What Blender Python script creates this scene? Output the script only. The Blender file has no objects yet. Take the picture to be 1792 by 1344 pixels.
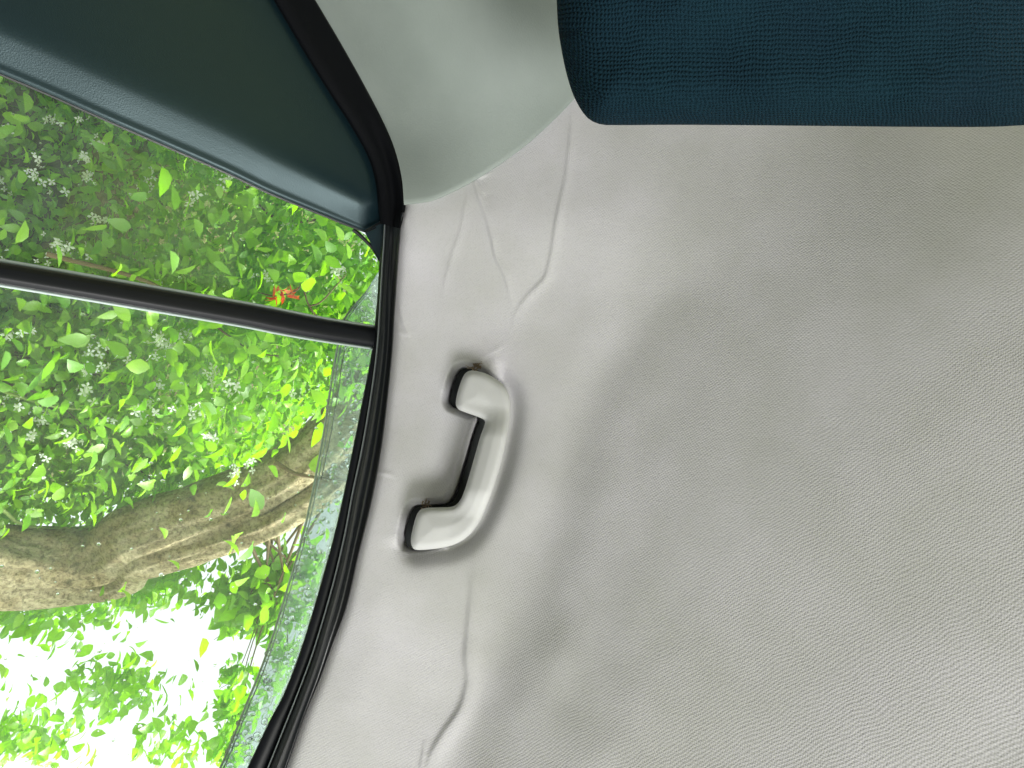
import bpy, bmesh, math, random
import numpy as np
from mathutils import Vector, Matrix
from mathutils.geometry import delaunay_2d_cdt
random.seed(7); rng = np.random.default_rng(7)
sc = bpy.context.scene
COL = sc.collection
# ------------------------------------------------------------------ camera
# car frame: +X to the middle of the car, +Y forward, -Y to the rear seat, +Z up; phone held under the roof
FPX = 1015.0; CX, CY = 896.0, 672.0
def nrm(v): v = np.array(v, float); return v/np.linalg.norm(v)
D = nrm((-math.tan(math.radians(35)), -math.tan(math.radians(20)), 1.0))
U0 = nrm(np.array((0, -1, 0.)) - D*np.dot(D, (0, -1, 0.)))
R0 = np.cross(D, U0)
roll = math.radians(11)
U = math.cos(roll)*U0 - math.sin(roll)*R0
R = np.cross(D, U)
cam = bpy.data.cameras.new('camera'); co = bpy.data.objects.new('camera', cam); COL.objects.link(co)
cam.sensor_width = 36; cam.lens = 36*FPX/1792; cam.clip_start = 0.01; cam.clip_end = 2000
M = Matrix(((R[0], U[0], -D[0], 0), (R[1], U[1], -D[1], 0), (R[2], U[2], -D[2], 0), (0, 0, 0, 1)))
co.matrix_world = M
sc.camera = co
# ------------------------------------------------------------------ sky and light
SUN_EL, SUN_AZ = math.radians(56), math.radians(38)
w = bpy.data.worlds.new('World'); sc.world = w; w.use_nodes = True
nt = w.node_tree; nt.nodes.clear()
wo = nt.nodes.new('ShaderNodeOutputWorld'); bg = nt.nodes.new('ShaderNodeBackground')
sky = nt.nodes.new('ShaderNodeTexSky'); sky.sky_type = 'NISHITA'; sky.sun_disc = False
sky.sun_elevation = SUN_EL; sky.sun_rotation = SUN_AZ
sky.air_density = 1.0; sky.dust_density = 6.0; sky.ozone_density = 0.6
hsv = nt.nodes.new('ShaderNodeHueSaturation'); hsv.inputs['Saturation'].default_value = 0.14; hsv.inputs['Value'].default_value = 1.4
nt.links.new(sky.outputs[0], hsv.inputs['Color']); nt.links.new(hsv.outputs[0], bg.inputs[0])
bg.inputs[1].default_value = 0.15
nt.links.new(bg.outputs[0], wo.inputs[0])
sd = bpy.data.lights.new('sun', 'SUN'); so = bpy.data.objects.new('sun', sd); COL.objects.link(so)
sd.energy = 2.7; sd.angle = math.radians(10); sd.color = (1, .96, .88)
# toward the sun (Nishita rotation is measured from +Y, clockwise seen from above)
sdir = Vector((math.sin(SUN_AZ)*math.cos(SUN_EL), math.cos(SUN_AZ)*math.cos(SUN_EL), math.sin(SUN_EL)))
so.rotation_euler = sdir.to_track_quat('Z', 'Y').to_euler()
def area(name, loc, target, sx, sy, e, col):
    l = bpy.data.lights.new(name, 'AREA'); o = bpy.data.objects.new(name, l); COL.objects.link(o)
    l.shape = 'RECTANGLE'; l.size = sx; l.size_y = sy; l.energy = e; l.color = col
    o.location = loc; o.rotation_euler = (Vector(loc)-Vector(target)).to_track_quat('Z', 'Y').to_euler()
# daylight through the windows on the far side of the car; second lamp is soft fill added at the windscreen
area('far_side_window_light', (1.0, 1.06, -0.08), (-0.30, 0.0, 0.42), 0.60, 0.40, 11.3, (1.0, 0.985, 0.975))
area('windscreen_fill', (0.15, 1.6, -0.25), (-0.1, 0, 0.42), 1.1, 0.5, 4.0, (0.97, 1.0, 0.98))
sc.view_settings.view_transform = 'Standard'; sc.view_settings.look = 'None'
sc.view_settings.exposure = 1.25; sc.view_settings.gamma = 1
sc.cycles.max_bounces = 10; sc.cycles.transparent_max_bounces = 24
# ------------------------------------------------------------------ helpers
def rays(px, py):
    px = np.asarray(px, float); py = np.asarray(py, float)
    return D + ((px-CX)/FPX)[..., None]*R + ((CY-py)/FPX)[..., None]*U
def pt(px, py, t): return rays(px, py)*np.asarray(t, float)[..., None]
def link(o, parent=None):
    COL.objects.link(o)
    if parent is not None: o.parent = parent
    return o
def mesh_obj(name, V, F, mat=None, parent=None, smooth=True, uv=None):
    me = bpy.data.meshes.new(name)
    me.from_pydata([tuple(v) for v in np.asarray(V, float)], [], [tuple(int(i) for i in f) for f in F])
    if uv is not None:
        uvl = me.uv_layers.new(name='UVMap')
        li = np.empty(len(me.loops), np.int32); me.loops.foreach_get('vertex_index', li)
        uvl.data.foreach_set('uv', np.asarray(uv, np.float32)[li].ravel())
    if smooth: me.polygons.foreach_set('use_smooth', [True]*len(me.polygons))
    if mat: me.materials.append(mat)
    me.validate(); me.update()
    return link(bpy.data.objects.new(name, me), parent)
def tag(o, label=None, cat=None, group=None, kind=None):
    if label: o['label'] = label
    if cat: o['category'] = cat
    if group: o['group'] = group
    if kind: o['kind'] = kind
    return o
def empty(name, loc, label, cat, group=None):
    o = bpy.data.objects.new(name, None); o.empty_display_size = .05; COL.objects.link(o); o.location = tuple(loc)
    return tag(o, label, cat, group)
def under(o, parent):          # parent keeping world position (parents are only translated)
    o.parent = parent; o.matrix_parent_inverse = Matrix.Translation(parent.location).inverted(); return o
def gridfaces(nr, nc, closed=False, off=0):
    i, j = np.meshgrid(np.arange(nr-1), np.arange(nc if closed else nc-1), indexing='ij')
    a = i*nc+j; b = i*nc+(j+1) % nc
    return (np.stack([a, b, b+nc, a+nc], -1).reshape(-1, 4)+off)
def resample(P, n, smooth=True):
    P = np.asarray(P, float)
    if smooth and len(P) > 2:      # Catmull-Rom
        Q = np.vstack([2*P[0]-P[1], P, 2*P[-1]-P[-2]]); out = []
        for k in range(1, len(Q)-2):
            t = np.linspace(0, 1, 12, endpoint=False)[:, None]
            p0, p1, p2, p3 = Q[k-1], Q[k], Q[k+1], Q[k+2]
            out.append(.5*((2*p1)+(-p0+p2)*t+(2*p0-5*p1+4*p2-p3)*t*t+(-p0+3*p1-3*p2+p3)*t**3))
        P = np.vstack(out+[P[-1:]])
    s = np.r_[0, np.cumsum(np.linalg.norm(np.diff(P, axis=0), axis=1))]
    q = np.linspace(0, s[-1], n)
    return np.stack([np.interp(q, s, P[:, k]) for k in range(P.shape[1])], -1)
def segdist(X, Y, poly, closed=False):
    """distance to polyline and param along it (0..1)"""
    P = np.asarray(poly, float)
    if closed: P = np.vstack([P, P[:1]])
    best = np.full(X.shape, 1e9); par = np.zeros(X.shape); side = np.zeros(X.shape)
    L = np.r_[0, np.cumsum(np.linalg.norm(np.diff(P, axis=0), axis=1))]
    for k in range(len(P)-1):
        a, b = P[k], P[k+1]; e = b-a; l2 = e@e+1e-12
        t = np.clip(((X-a[0])*e[0]+(Y-a[1])*e[1])/l2, 0, 1)
        dx = X-a[0]-t*e[0]; dy = Y-a[1]-t*e[1]; d = np.hypot(dx, dy)
        m = d < best; best = np.where(m, d, best); par = np.where(m, (L[k]+t*(L[k+1]-L[k]))/L[-1], par)
        side = np.where(m, np.sign(e[0]*dy-e[1]*dx), side)
    return best, par, side
def inside(X, Y, P):
    P = np.asarray(P, float); c = np.zeros(X.shape, bool); n = len(P)
    for k in range(n):
        a, b = P[k], P[(k+1) % n]
        if a[1] == b[1]: continue
        c ^= ((a[1] > Y) != (b[1] > Y)) & (X < (b[0]-a[0])*(Y-a[1])/(b[1]-a[1])+a[0])
    return c
def sstep(x, a, b):
    t = np.clip((x-a)/(b-a), 0, 1); return t*t*(3-2*t)
# smooth value noise on numpy arrays
_tab = rng.random((256, 256))
def vnoise(x, y):
    xi = np.floor(x).astype(int); yi = np.floor(y).astype(int); fx = x-xi; fy = y-yi
    fx = fx*fx*(3-2*fx); fy = fy*fy*(3-2*fy)
    g = lambda a, b: _tab[a % 256, b % 256]
    return (g(xi, yi)*(1-fx)+g(xi+1, yi)*fx)*(1-fy)+(g(xi, yi+1)*(1-fx)+g(xi+1, yi+1)*fx)*fy-.5
# ------------------------------------------------------------------ materials
def mat(name, color, rough=.6, spec=.5, **kw):
    m = bpy.data.materials.new(name); m.use_nodes = True
    b = m.node_tree.nodes['Principled BSDF']
    b.inputs['Base Color'].default_value = (*color, 1); b.inputs['Roughness'].default_value = rough
    b.inputs['Specular IOR Level'].default_value = spec
    for k, v in kw.items(): b.inputs[k.replace('_', ' ')].default_value = v
    return m, m.node_tree, b
def N(nt, t, **kw):
    n = nt.nodes.new(t)
    for k, v in kw.items():
        if k in n.inputs: n.inputs[k].default_value = v
        else: setattr(n, k, v)
    return n
def ramp(nt, src, stops):
    r = N(nt, 'ShaderNodeValToRGB'); e = r.color_ramp.elements
    while len(e) < len(stops): e.new(.5)
    for q, (p, c) in zip(e, stops): q.position = p; q.color = (*c, 1)
    nt.links.new(src, r.inputs[0]); return r
def math_node(nt, op, a, b=None, v=None):
    n = N(nt, 'ShaderNodeMath', operation=op); nt.links.new(a, n.inputs[0])
    if b is not None: nt.links.new(b, n.inputs[1])
    elif v is not None: n.inputs[1].default_value = v
    return n
def woven(name, color, period, depth, rough=.9, ang=35, tint=None, fuzz=.5, aniso=1.0, sheen=.2):
    m, t, b = mat(name, color, rough, .08)
    b.inputs['Sheen Weight'].default_value = sheen; b.inputs['Sheen Roughness'].default_value = .5
    uv = N(t, 'ShaderNodeUVMap')
    dn = N(t, 'ShaderNodeTexNoise', Scale=45.0, Detail=2.0)
    t.links.new(uv.outputs[0], dn.inputs['Vector'])
    mixv = N(t, 'ShaderNodeVectorMath', operation='MULTIPLY_ADD')
    t.links.new(dn.outputs['Color'], mixv.inputs[0]); mixv.inputs[1].default_value = (period*3.0,)*3; t.links.new(uv.outputs[0], mixv.inputs[2])
    outs = []
    for a, pr in ((ang, period), (ang+90, period*aniso)):
        mp = N(t, 'ShaderNodeMapping'); mp.inputs['Rotation'].default_value = (0, 0, math.radians(a)); t.links.new(mixv.outputs[0], mp.inputs[0])
        wv = N(t, 'ShaderNodeTexWave', Scale=1/(pr*3.1416)*.5*1.0, Distortion=1.0); wv.inputs['Detail'].default_value = 1.0; wv.inputs['Detail Scale'].default_value = 2.0
        wv.inputs['Scale'].default_value = 1/pr/3.183
        t.links.new(mp.outputs[0], wv.inputs['Vector']); outs.append(wv.outputs['Fac'])
    mul = math_node(t, 'MULTIPLY', outs[0], outs[1])
    fz = N(t, 'ShaderNodeTexNoise', Scale=.8/period, Detail=3.0, Roughness=.65); t.links.new(uv.outputs[0], fz.inputs['Vector'])
    fm = math_node(t, 'MULTIPLY', fz.outputs[0], v=fuzz*2)
    ad = math_node(t, 'ADD', mul.outputs[0], fm.outputs[0])
    bp = N(t, 'ShaderNodeBump', Strength=1.0, Distance=depth); t.links.new(ad.outputs[0], bp.inputs['Height']); t.links.new(bp.outputs[0], b.inputs['Normal'])
    big = N(t, 'ShaderNodeTexNoise', Scale=7.0, Detail=4.0, Roughness=.6); t.links.new(uv.outputs[0], big.inputs['Vector'])
    c2 = tint or tuple(c*.85 for c in color)
    r1 = ramp(t, big.outputs[0], [(.35, color), (.68, c2)])
    mx = N(t, 'ShaderNodeMix', data_type='RGBA', blend_type='MULTIPLY'); mx.inputs[0].default_value = .55
    r2 = ramp(t, ad.outputs[0], [(.2, (.62, .62, .62)), (1.0, (1, 1, 1))])
    t.links.new(r1.outputs[0], mx.inputs[6]); t.links.new(r2.outputs[0], mx.inputs[7]); t.links.new(mx.outputs[2], b.inputs['Base Color'])
    return m
MH = woven('headliner_cloth', (.60, .59, .63), .0020, .00016, tint=(.50, .50, .50), ang=38, fuzz=.9)
MHR = woven('headrest_knit', (.004, .016, .026), .0022, .0011, rough=.9, ang=2, tint=(.005, .022, .032), fuzz=.55, aniso=1.25, sheen=.0)
def grained(name, color, rough, scale, dist, spec=.5, tint=None, mott=.0):
    m, t, b = mat(name, color, rough, spec)
    tc = N(t, 'ShaderNodeTexCoord')
    vo = N(t, 'ShaderNodeTexVoronoi', Scale=scale, feature='SMOOTH_F1'); t.links.new(tc.outputs['Object'], vo.inputs['Vector'])
    no = N(t, 'ShaderNodeTexNoise', Scale=scale*1.7, Detail=3.0); t.links.new(tc.outputs['Object'], no.inputs['Vector'])
    ad = math_node(t, 'ADD', vo.outputs['Distance'], no.outputs[0])
    bp = N(t, 'ShaderNodeBump', Strength=1.0, Distance=dist); t.links.new(ad.outputs[0], bp.inputs['Height']); t.links.new(bp.outputs[0], b.inputs['Normal'])
    big = N(t, 'ShaderNodeTexNoise', Scale=9.0, Detail=5.0, Roughness=.6); t.links.new(tc.outputs['Object'], big.inputs['Vector'])
    r1 = ramp(t, big.outputs[0], [(.35, color), (.7, tint or tuple(c*.9 for c in color))]); t.links.new(r1.outputs[0], b.inputs['Base Color'])
    r3 = N(t, 'ShaderNodeMapRange'); r3.inputs['To Min'].default_value = rough-.06; r3.inputs['To Max'].default_value = rough+.08
    t.links.new(big.outputs[0], r3.inputs[0]); t.links.new(r3.outputs[0], b.inputs['Roughness'])
    return m
MHANDLE = grained('handle_plastic', (.56, .565, .575), .62, 900, .00006, .25)
MTRIM = grained('pillar_plastic', (.285, .325, .305), .55, 650, .00012, .35, tint=(.25, .29, .27))
MPANEL = grained('dark_vinyl', (.004, .013, .018), .36, 1100, .00006, .62)
_b = MPANEL.node_tree.nodes['Principled BSDF']; _b.inputs['Sheen Weight'].default_value = 0.2; _b.inputs['Specular Tint'].default_value = (.72, .95, 1.0, 1); _b.inputs['Sheen Roughness'].default_value = .28; _b.inputs['Sheen Tint'].default_value = (.80, 1.0, .97, 1)
MRUB = grained('black_rubber', (.007, .009, .011), .36, 700, .00004, .75)
MRUBU = grained('matt_black_rubber', (.003, .0035, .005), .65, 700, .00005, .12)
MGLOSSB = grained('gloss_black_trim', (.003, .004, .007), .42, 300, .00002, .3)
MLIP = grained('grey_seal_lip', (.26, .30, .30), .35, 300, .00002, .5)
MFOAM, _, _ = mat('torn_foam', (.34, .27, .20), .95, .1)
MSHADE, _, _ = mat('tray_shade', (.028, .031, .031), .8, .1)  # near-black colour stands in for the shade behind the handle
def glassy(name, tintc, refl=.05, film=0.0, filmcol=(.7, .8, .75)):
    m = bpy.data.materials.new(name); m.use_nodes = True; t = m.node_tree; t.nodes.clear()
    o = N(t, 'ShaderNodeOutputMaterial'); tr = N(t, 'ShaderNodeBsdfTransparent'); tr.inputs[0].default_value = (*tintc, 1)
    gl = N(t, 'ShaderNodeBsdfGlossy'); gl.inputs['Roughness'].default_value = .03
    fr = N(t, 'ShaderNodeFresnel', IOR=1.45); mx = N(t, 'ShaderNodeMixShader')
    t.links.new(fr.outputs[0], mx.inputs[0]); t.links.new(tr.outputs[0], mx.inputs[1]); t.links.new(gl.outputs[0], mx.inputs[2])
    last = mx
    if film > 0:
        df = N(t, 'ShaderNodeBsdfDiffuse'); df.inputs[0].default_value = (*filmcol, 1)
        tl = N(t, 'ShaderNodeBsdfTranslucent'); tl.inputs[0].default_value = (*filmcol, 1)
        a = N(t, 'ShaderNodeAddShader'); t.links.new(df.outputs[0], a.inputs[0]); t.links.new(tl.outputs[0], a.inputs[1])
        tc = N(t, 'ShaderNodeTexCoord'); no = N(t, 'ShaderNodeTexNoise', Scale=60.0, Detail=5.0, Roughness=.7); t.links.new(tc.outputs['Object'], no.inputs['Vector'])
        mr = N(t, 'ShaderNodeMapRange'); mr.inputs['From Min'].default_value = .3; mr.inputs['From Max'].default_value = .75
        mr.inputs['To Min'].default_value = film*.5; mr.inputs['To Max'].default_value = film*1.6; t.links.new(no.outputs[0], mr.inputs[0])
        m2 = N(t, 'ShaderNodeMixShader'); t.links.new(mr.outputs[0], m2.inputs[0]); t.links.new(mx.outputs[0], m2.inputs[1]); t.links.new(a.outputs[0], m2.inputs[2]); last = m2
    t.links.new(last.outputs[0], o.inputs[0]); return m
MGLASS = glassy('window_glass', (.93, .97, .94), film=.022)
MDEFL = glassy('smoky_deflector', (.72, .79, .77), film=.115, filmcol=(.40, .44, .43))
MDROP, _, _b = mat('water', (1, 1, 1), .0, .5); _b.inputs['Transmission Weight'].default_value = 1; _b.inputs['IOR'].default_value = 1.33
# ------------------------------------------------------------------ the shapes that carry the layout
SEAL_R = np.array([(452, -160), (505, -80), (552, 0), (602, 85), (650, 172), (685, 245), (702, 305), (709.5, 356), (703, 381), (699.5, 415), (696, 457), (689, 558), (686, 611), (678.5, 687), (666, 788), (649, 880), (627, 970), (606, 1062), (582, 1128), (560, 1189), (533, 1255), (502, 1344), (468, 1440), (420, 1570), (310, 1800), (205, 2010)])
fold_px = np.array([(1420, 150), (1230, 400), (1080, 545), (975, 700), (915, 880), (850, 1060), (800, 1180), (735, 1344), (660, 1520)])
_f = rays(fold_px[:, 0], fold_px[:, 1]); _f = _f*(.455/_f[:, 2])[:, None]
_f = resample(_f, 400); _o = np.argsort(_f[:, 1]); FY, FX = _f[_o, 1], _f[_o, 0]
def Hroof(x, y):
    xf = np.interp(y, FY, FX)
    wd = .055-.040*sstep(y, -.36, .02)+.006*sstep(y, .1, .4)
    q = (xf-x)/wd
    k = .52+.04*sstep(y, -.3, .4)
    drop = k*wd*np.logaddexp(0, q)
    # shallow dish just inside the fold
    dish = .0035*np.exp(-((x-xf-.035)/.03)**2)*(sstep(y, -.32, -.08)-.5*sstep(y, 0, .4))
    return .462+dish-.02*(x-.2)**2-drop+.11*.04*np.logaddexp(0, -(y+.25)/.04)
def roof_t(px, py, extra=0):
    d = rays(px, py); lo = np.full(d.shape[:-1], .15); hi = np.full(d.shape[:-1], 1.6)
    for _ in range(34):
        t = (lo+hi)/2; p = d*t[..., None]; f = p[..., 2]-Hroof(p[..., 0], p[..., 1])
        hi = np.where(f > 0, t, hi); lo = np.where(f > 0, lo, t)
    return (lo+hi)/2
NP = nrm((math.cos(math.radians(20)), 0, -math.sin(math.radians(20))))
_p0 = pt(672, 720, roof_t(np.array(672.), np.array(720.)))
CP = float(NP@_p0)
def side_t(px, py, off=0.0):     # plane of the door, off = metres towards the cabin
    d = rays(px, py); return (CP+np.asarray(off))/(d@NP)
def side_pt(px, py, off=0.0):
    return pt(px, py, side_t(px, py, off))
for q in ((700, 400), (672, 720), (600, 1062), (510, 1320), (712, 355), (552, 0)):
    print('depth', q, float(roof_t(np.array(float(q[0])), np.array(float(q[1])))), float(side_t(*map(float, q))))
HANDLE = [(826, 648), (846, 652), (868, 663), (884, 677), (892, 697), (893.5, 722), (889, 755), (881, 795), (869, 838), (854, 880), (838, 915), (818, 939), (795, 953), (765, 960), (732, 962.5), (722, 958), (719, 944), (724, 918), (732, 896), (745, 889), (772, 888), (793, 886), (804, 877), (813, 858), (826, 815), (840, 766), (848.5, 742), (847, 735), (835, 729), (815, 722), (802, 716), (797.5, 705), (802, 682), (810, 660), (817, 651)]
HP = resample(HANDLE+[HANDLE[0]], 261)[:-1]
def slack(px, py):
    px = np.asarray(px, float); py = np.asarray(py, float)
    return vnoise(px/75+3, py/95+8)*.0030*(1-sstep(px, 950, 1300))+vnoise(px/260+5, py/260)*.0022+vnoise(px/38, py/41)*.0004*(1-sstep(px, 900, 1200))
SEAM = np.array([(707, 357.5), (716, 356.3), (735, 354), (760, 349), (790, 336), (830, 315), (880, 283), (930, 245), (975, 203), (1004, 173), (1060, 110), (1150, 0), (1300, -180)])
# ------------------------------------------------------------------ headliner
def build_headliner():
    rows = np.r_[np.arange(-260, -40, 12), np.arange(-40, 1400, 2.4), np.arange(1400, 2090, 15)]
    a = np.r_[np.linspace(0, .42, 300), np.linspace(.42, .62, 110)[1:], np.linspace(.62, 1, 70)[1:]]
    ss = resample(SEAL_R, 400); o = np.argsort(ss[:, 1])
    edge = np.interp(rows, ss[o, 1], ss[o, 0])-9
    edge = np.where(rows < 365, np.interp(365, ss[o, 1], ss[o, 0])-9+(365-rows)*.02, edge)
    PX = edge[:, None]+(2350-edge[:, None])*a[None]
    PY = np.broadcast_to(rows[:, None], PX.shape).copy()
    t = roof_t(PX, PY)
    dsp = np.zeros(PX.shape)
    # moulded recess round the handle
    m = (PX > 600) & (PX < 1020) & (PY > 540) & (PY < 1080)
    x, y = PX[m], PY[m]
    hull = HP[np.array([i for i in range(len(HP)) if not (HP[i, 0] < 849 and 720 < HP[i, 1] < 890)])]
    d, _, _ = segdist(x, y, hull, True); ins = inside(x, y, hull); d = np.where(ins, 0, d)
    rightness = sstep(x-(845-(y-700)*.32), -6, 26)
    rightness = np.maximum(rightness, sstep(y, 935, 965))
    v = -(.0125*np.exp(-(np.maximum(d-2, 0)/19)**2)+.0035*np.exp(-(d/42)**2))*rightness
    # hollow for the added dark tray that stands in for shade, open towards the window side
    hs = HP+np.array([-15., -6.]); d2, _, _ = segdist(x, y, hs, True); d2 = np.where(inside(x, y, hs), -d2, d2)
    v = np.where(d2 < 16, np.minimum(v, 0)-.034*(1-sstep(d2, -12, 12)), v)
    dsp[m] += v
    # creases of the glued cloth: (polyline, height m, width px, fade in, fade out)
    cre = [([(829, 312), (838, 345), (850, 378), (861, 418), (868, 450), (884, 485), (900, 552)], .0021, 4.5, .0, .25),
           ([(838, 312), (850, 345), (858, 385)], -.0018, 9, .0, .8),
           ([(1002, 180), (996, 260), (990, 310), (976, 375), (966, 440), (957, 480), (944, 498), (922, 520), (905, 545), (895, 580), (887, 612)], .0016, 6.0, .2, .3),
           ([(822, 318), (806, 400), (788, 455), (776, 510), (770, 560)], .0007, 5, .2, .4),
           ([(694, 520), (704, 560), (722, 612)], 0.0010, 4, .3, .3), ([(688, 573), (703, 584), (720, 588)], .0009, 4, .3, .4),
           ([(655, 826), (676, 830), (700, 838)], .0009, 4, .2, .5), 
           ([(830, 960), (828, 1020), (822, 1090), (817, 1150), (820, 1195), (806, 1242), (778, 1282), (754, 1325), (745, 1370)], .0030, 12.0, .35, .15),
           ([(745, 1290), (738, 1330), (734, 1360)], 0.0010, 5, .3, .3),
           ([(712, 362), (708, 385), (705, 410)], .0012, 3, .1, .5),
           ([(838, 632), (852, 622), (872, 612), (888, 600)], .0006, 4, .1, .4)]
    for P, h, wd, fi, fo in cre:
        P = resample(P, 40); b = wd*5
        m = (PX > P[:, 0].min()-b) & (PX < P[:, 0].max()+b) & (PY > P[:, 1].min()-b) & (PY < P[:, 1].max()+b)
        x, y = PX[m], PY[m]
        jit = 1.0*vnoise(x/31, y/31)
        d, s, sgn = segdist(x, y, P)
        sd_ = d*sgn+jit
        env = sstep(s, 0, max(fi, .02))*(1-sstep(s, 1-fo, 1))*(.85+.5*vnoise(s*9+7, s*0+3))
        endf = 1
        # lifted fold: steep on one side, soft on the other
        q = sd_/wd
        prof = np.where(q > 0, np.exp(-(q/.55)**2), np.exp(-(q/1.7)**2))
        dsp[m] += h*env*prof*endf
    # slack cloth between the creases
    dsp += slack(PX, PY)
    # behind the pillar trim the cloth drops back
    sx = resample(SEAM, 200); yy = np.interp(PX, sx[:, 0], sx[:, 1]); behind = np.where(PX < 1290, sstep(yy-PY, 4, 40), 0)
    dsp -= .05*behind
    # edge rolls away towards the seal
    e2 = PX-edge[:, None]
    dsp -= .008*np.exp(-(e2/13)**2)
    t = t-dsp
    V = pt(PX, PY, t).reshape(-1, 3)
    # cloth coordinates in metres measured on the roof
    uv = np.stack([V[:, 0]*1.08, V[:, 1]], -1)
    F = gridfaces(len(rows), len(a))
    o = mesh_obj('headliner', V, F, MH, uv=uv)
    tag(o, 'pale grey woven cloth headliner with glued creases and a moulded side rail', None, kind='structure')
    return o
headliner = build_headliner()
def frayed(px, py, s, seed):      # small torn tuft of cloth and foam over a mounting pocket
    r = np.random.default_rng(seed); V = []; F = []
    base_t = float(roof_t(np.array(float(px)), np.array(float(py))))
    for k in range(26):
        a = r.uniform(0, 6.28); l = r.uniform(3, 8)*s; wv = r.uniform(.8, 2)*s; ox, oy = r.normal(0, 3*s, 2)
        p0 = (px+ox-wv, py+oy); p1 = (px+ox+wv, py+oy+.5); p2 = (px+ox+math.cos(a)*l, py+oy+math.sin(a)*l)
        lift = r.uniform(-.001, .004)
        q = [pt(*p0, base_t+.001), pt(*p1, base_t+.001), pt(*p2, base_t-.002-lift), pt(p2[0]+.8, p2[1]+1.2, base_t-lift-.001)]
        n = len(V); V += q; F += [(n, n+1, n+3, n+2)]
    return mesh_obj('torn_cloth', V, F, MFOAM, headliner, smooth=False)
frayed(834, 641, 1.5, 1)['label'] = 'brownish torn hole in the cloth above the top foot of the handle'
frayed(746, 882, 1.1, 2)['label'] = 'small frayed tear in the cloth above the lower foot of the handle'
# ------------------------------------------------------------------ inflated solids from an outline
def cdt_solid(P, rings, fn_top, fn_bot, step):
    P = np.asarray(P, float); n = len(P)
    tan = np.roll(P, -1, 0)-np.roll(P, 1, 0); tan /= np.linalg.norm(tan, axis=1)[:, None]
    nor = np.stack([-tan[:, 1], tan[:, 0]], -1)
    area2 = np.sum(P[:, 0]*np.roll(P[:, 1], -1)-np.roll(P[:, 0], -1)*P[:, 1])
    if area2 < 0: nor = -nor
    pts = [P]
    for r in rings:
        q = P+nor*r; d, _, _ = segdist(q[:, 0], q[:, 1], P, True)
        q = q[(d > r*.93) & inside(q[:, 0], q[:, 1], P)]; pts.append(q)
    gx, gy = np.meshgrid(np.arange(P[:, 0].min(), P[:, 0].max(), step), np.arange(P[:, 1].min(), P[:, 1].max(), step))
    gx, gy = gx.ravel(), gy.ravel(); d, _, _ = segdist(gx, gy, P, True)
    k = inside(gx, gy, P) & (d > rings[-1]+step*.6)
    pts.append(np.stack([gx[k], gy[k]], -1))
    A = np.vstack(pts)
    vs, es, fs, *_ = delaunay_2d_cdt([Vector(p) for p in A], [(i, (i+1) % n) for i in range(n)], [], 1, 1e-4)
    Q = np.array([tuple(v) for v in vs]); d, _, _ = segdist(Q[:, 0], Q[:, 1], P, True)
    d = np.where(d < 1e-3, 0, d)
    top = fn_top(Q[:, 0], Q[:, 1], d); bot = fn_bot(Q[:, 0], Q[:, 1], d)
    nq = len(Q); V = np.vstack([top, bot])
    onb = d == 0
    mapb = np.where(onb, np.arange(nq), np.arange(nq)+nq)
    F = []
    cen = np.array([Q[list(f)].mean(0) for f in fs]); ok = inside(cen[:, 0], cen[:, 1], P)
    for f, k_ in zip(fs, ok):
        if not k_: continue
        F.append(tuple(f)); F.append(tuple(int(mapb[i]) for i in reversed(f)))
    return V, F, Q
def clean(o):
    bm = bmesh.new(); bm.from_mesh(o.data)
    bmesh.ops.delete(bm, geom=[v for v in bm.verts if not v.link_faces], context='VERTS')
    bmesh.ops.recalc_face_normals(bm, faces=bm.faces); bm.to_mesh(o.data); bm.free()
# ------------------------------------------------------------------ grab handle
def build_handle():
    ctr = (830, 805)
    fac = roof_t(np.array(830.), np.array(805.))
    # handle frame follows the rail: depth from roof fit at the feet
    def base(x, y): return roof_t(x, y)-slack(x, y)
    def padw(x, y):       # 1 on the feet, 0 on the grip
        s = (y-(805+(x-830)*.1))
        return np.maximum(sstep(-s, 42, 100), sstep(s, 50, 105))
    def mid(x, y):        # height of the widest line over the cloth
        return (.034-.010*padw(x, y))+.003*sstep(x-(830-(y-805)*.3), -10, 40)
    rr = 11.0
    def top(x, y, d):
        rad = rr+2*padw(x, y)
        q = np.clip(d/rad, 0, 1); h = .0075*np.sqrt(1-(1-q)**2)
        crown = .0028*np.clip(d/34, 0, 1)
        return pt(x, y, base(x, y)-mid(x, y)-h-crown)
    def bot(x, y, d):
        p = padw(x, y); q = np.clip(d/8, 0, 1)
        hb = (1-p)*.007*np.sqrt(1-(1-q)**2)+p*np.minimum(1, d/8)*.034
        return pt(x, y, base(x, y)-mid(x, y)+hb)
    V, F, Q = cdt_solid(HP, [.35, 1.0, 2.0, 3.3, 5, 7, 9.5, 12.5, 16], top, bot, 3.6)
    g = empty('grab_handle', pt(806, 800, fac), 'pale grey plastic C-shaped grab handle fixed to the cloth side rail', 'grab handle')
    b = under(mesh_obj('grip', V, F, MHANDLE), g); clean(b)
    TP = resample(HANDLE+[HANDLE[0]], 141)[:-1]*1.0+np.array([-10., -4.])  # dark tray added beside grip and feet to hold the shade there
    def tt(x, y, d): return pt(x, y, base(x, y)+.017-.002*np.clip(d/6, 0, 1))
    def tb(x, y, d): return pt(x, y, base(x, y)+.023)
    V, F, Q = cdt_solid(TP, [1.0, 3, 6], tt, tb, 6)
    b = under(mesh_obj('shade_tray', V, F, MSHADE), g); clean(b)
    return g
build_handle()
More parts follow.
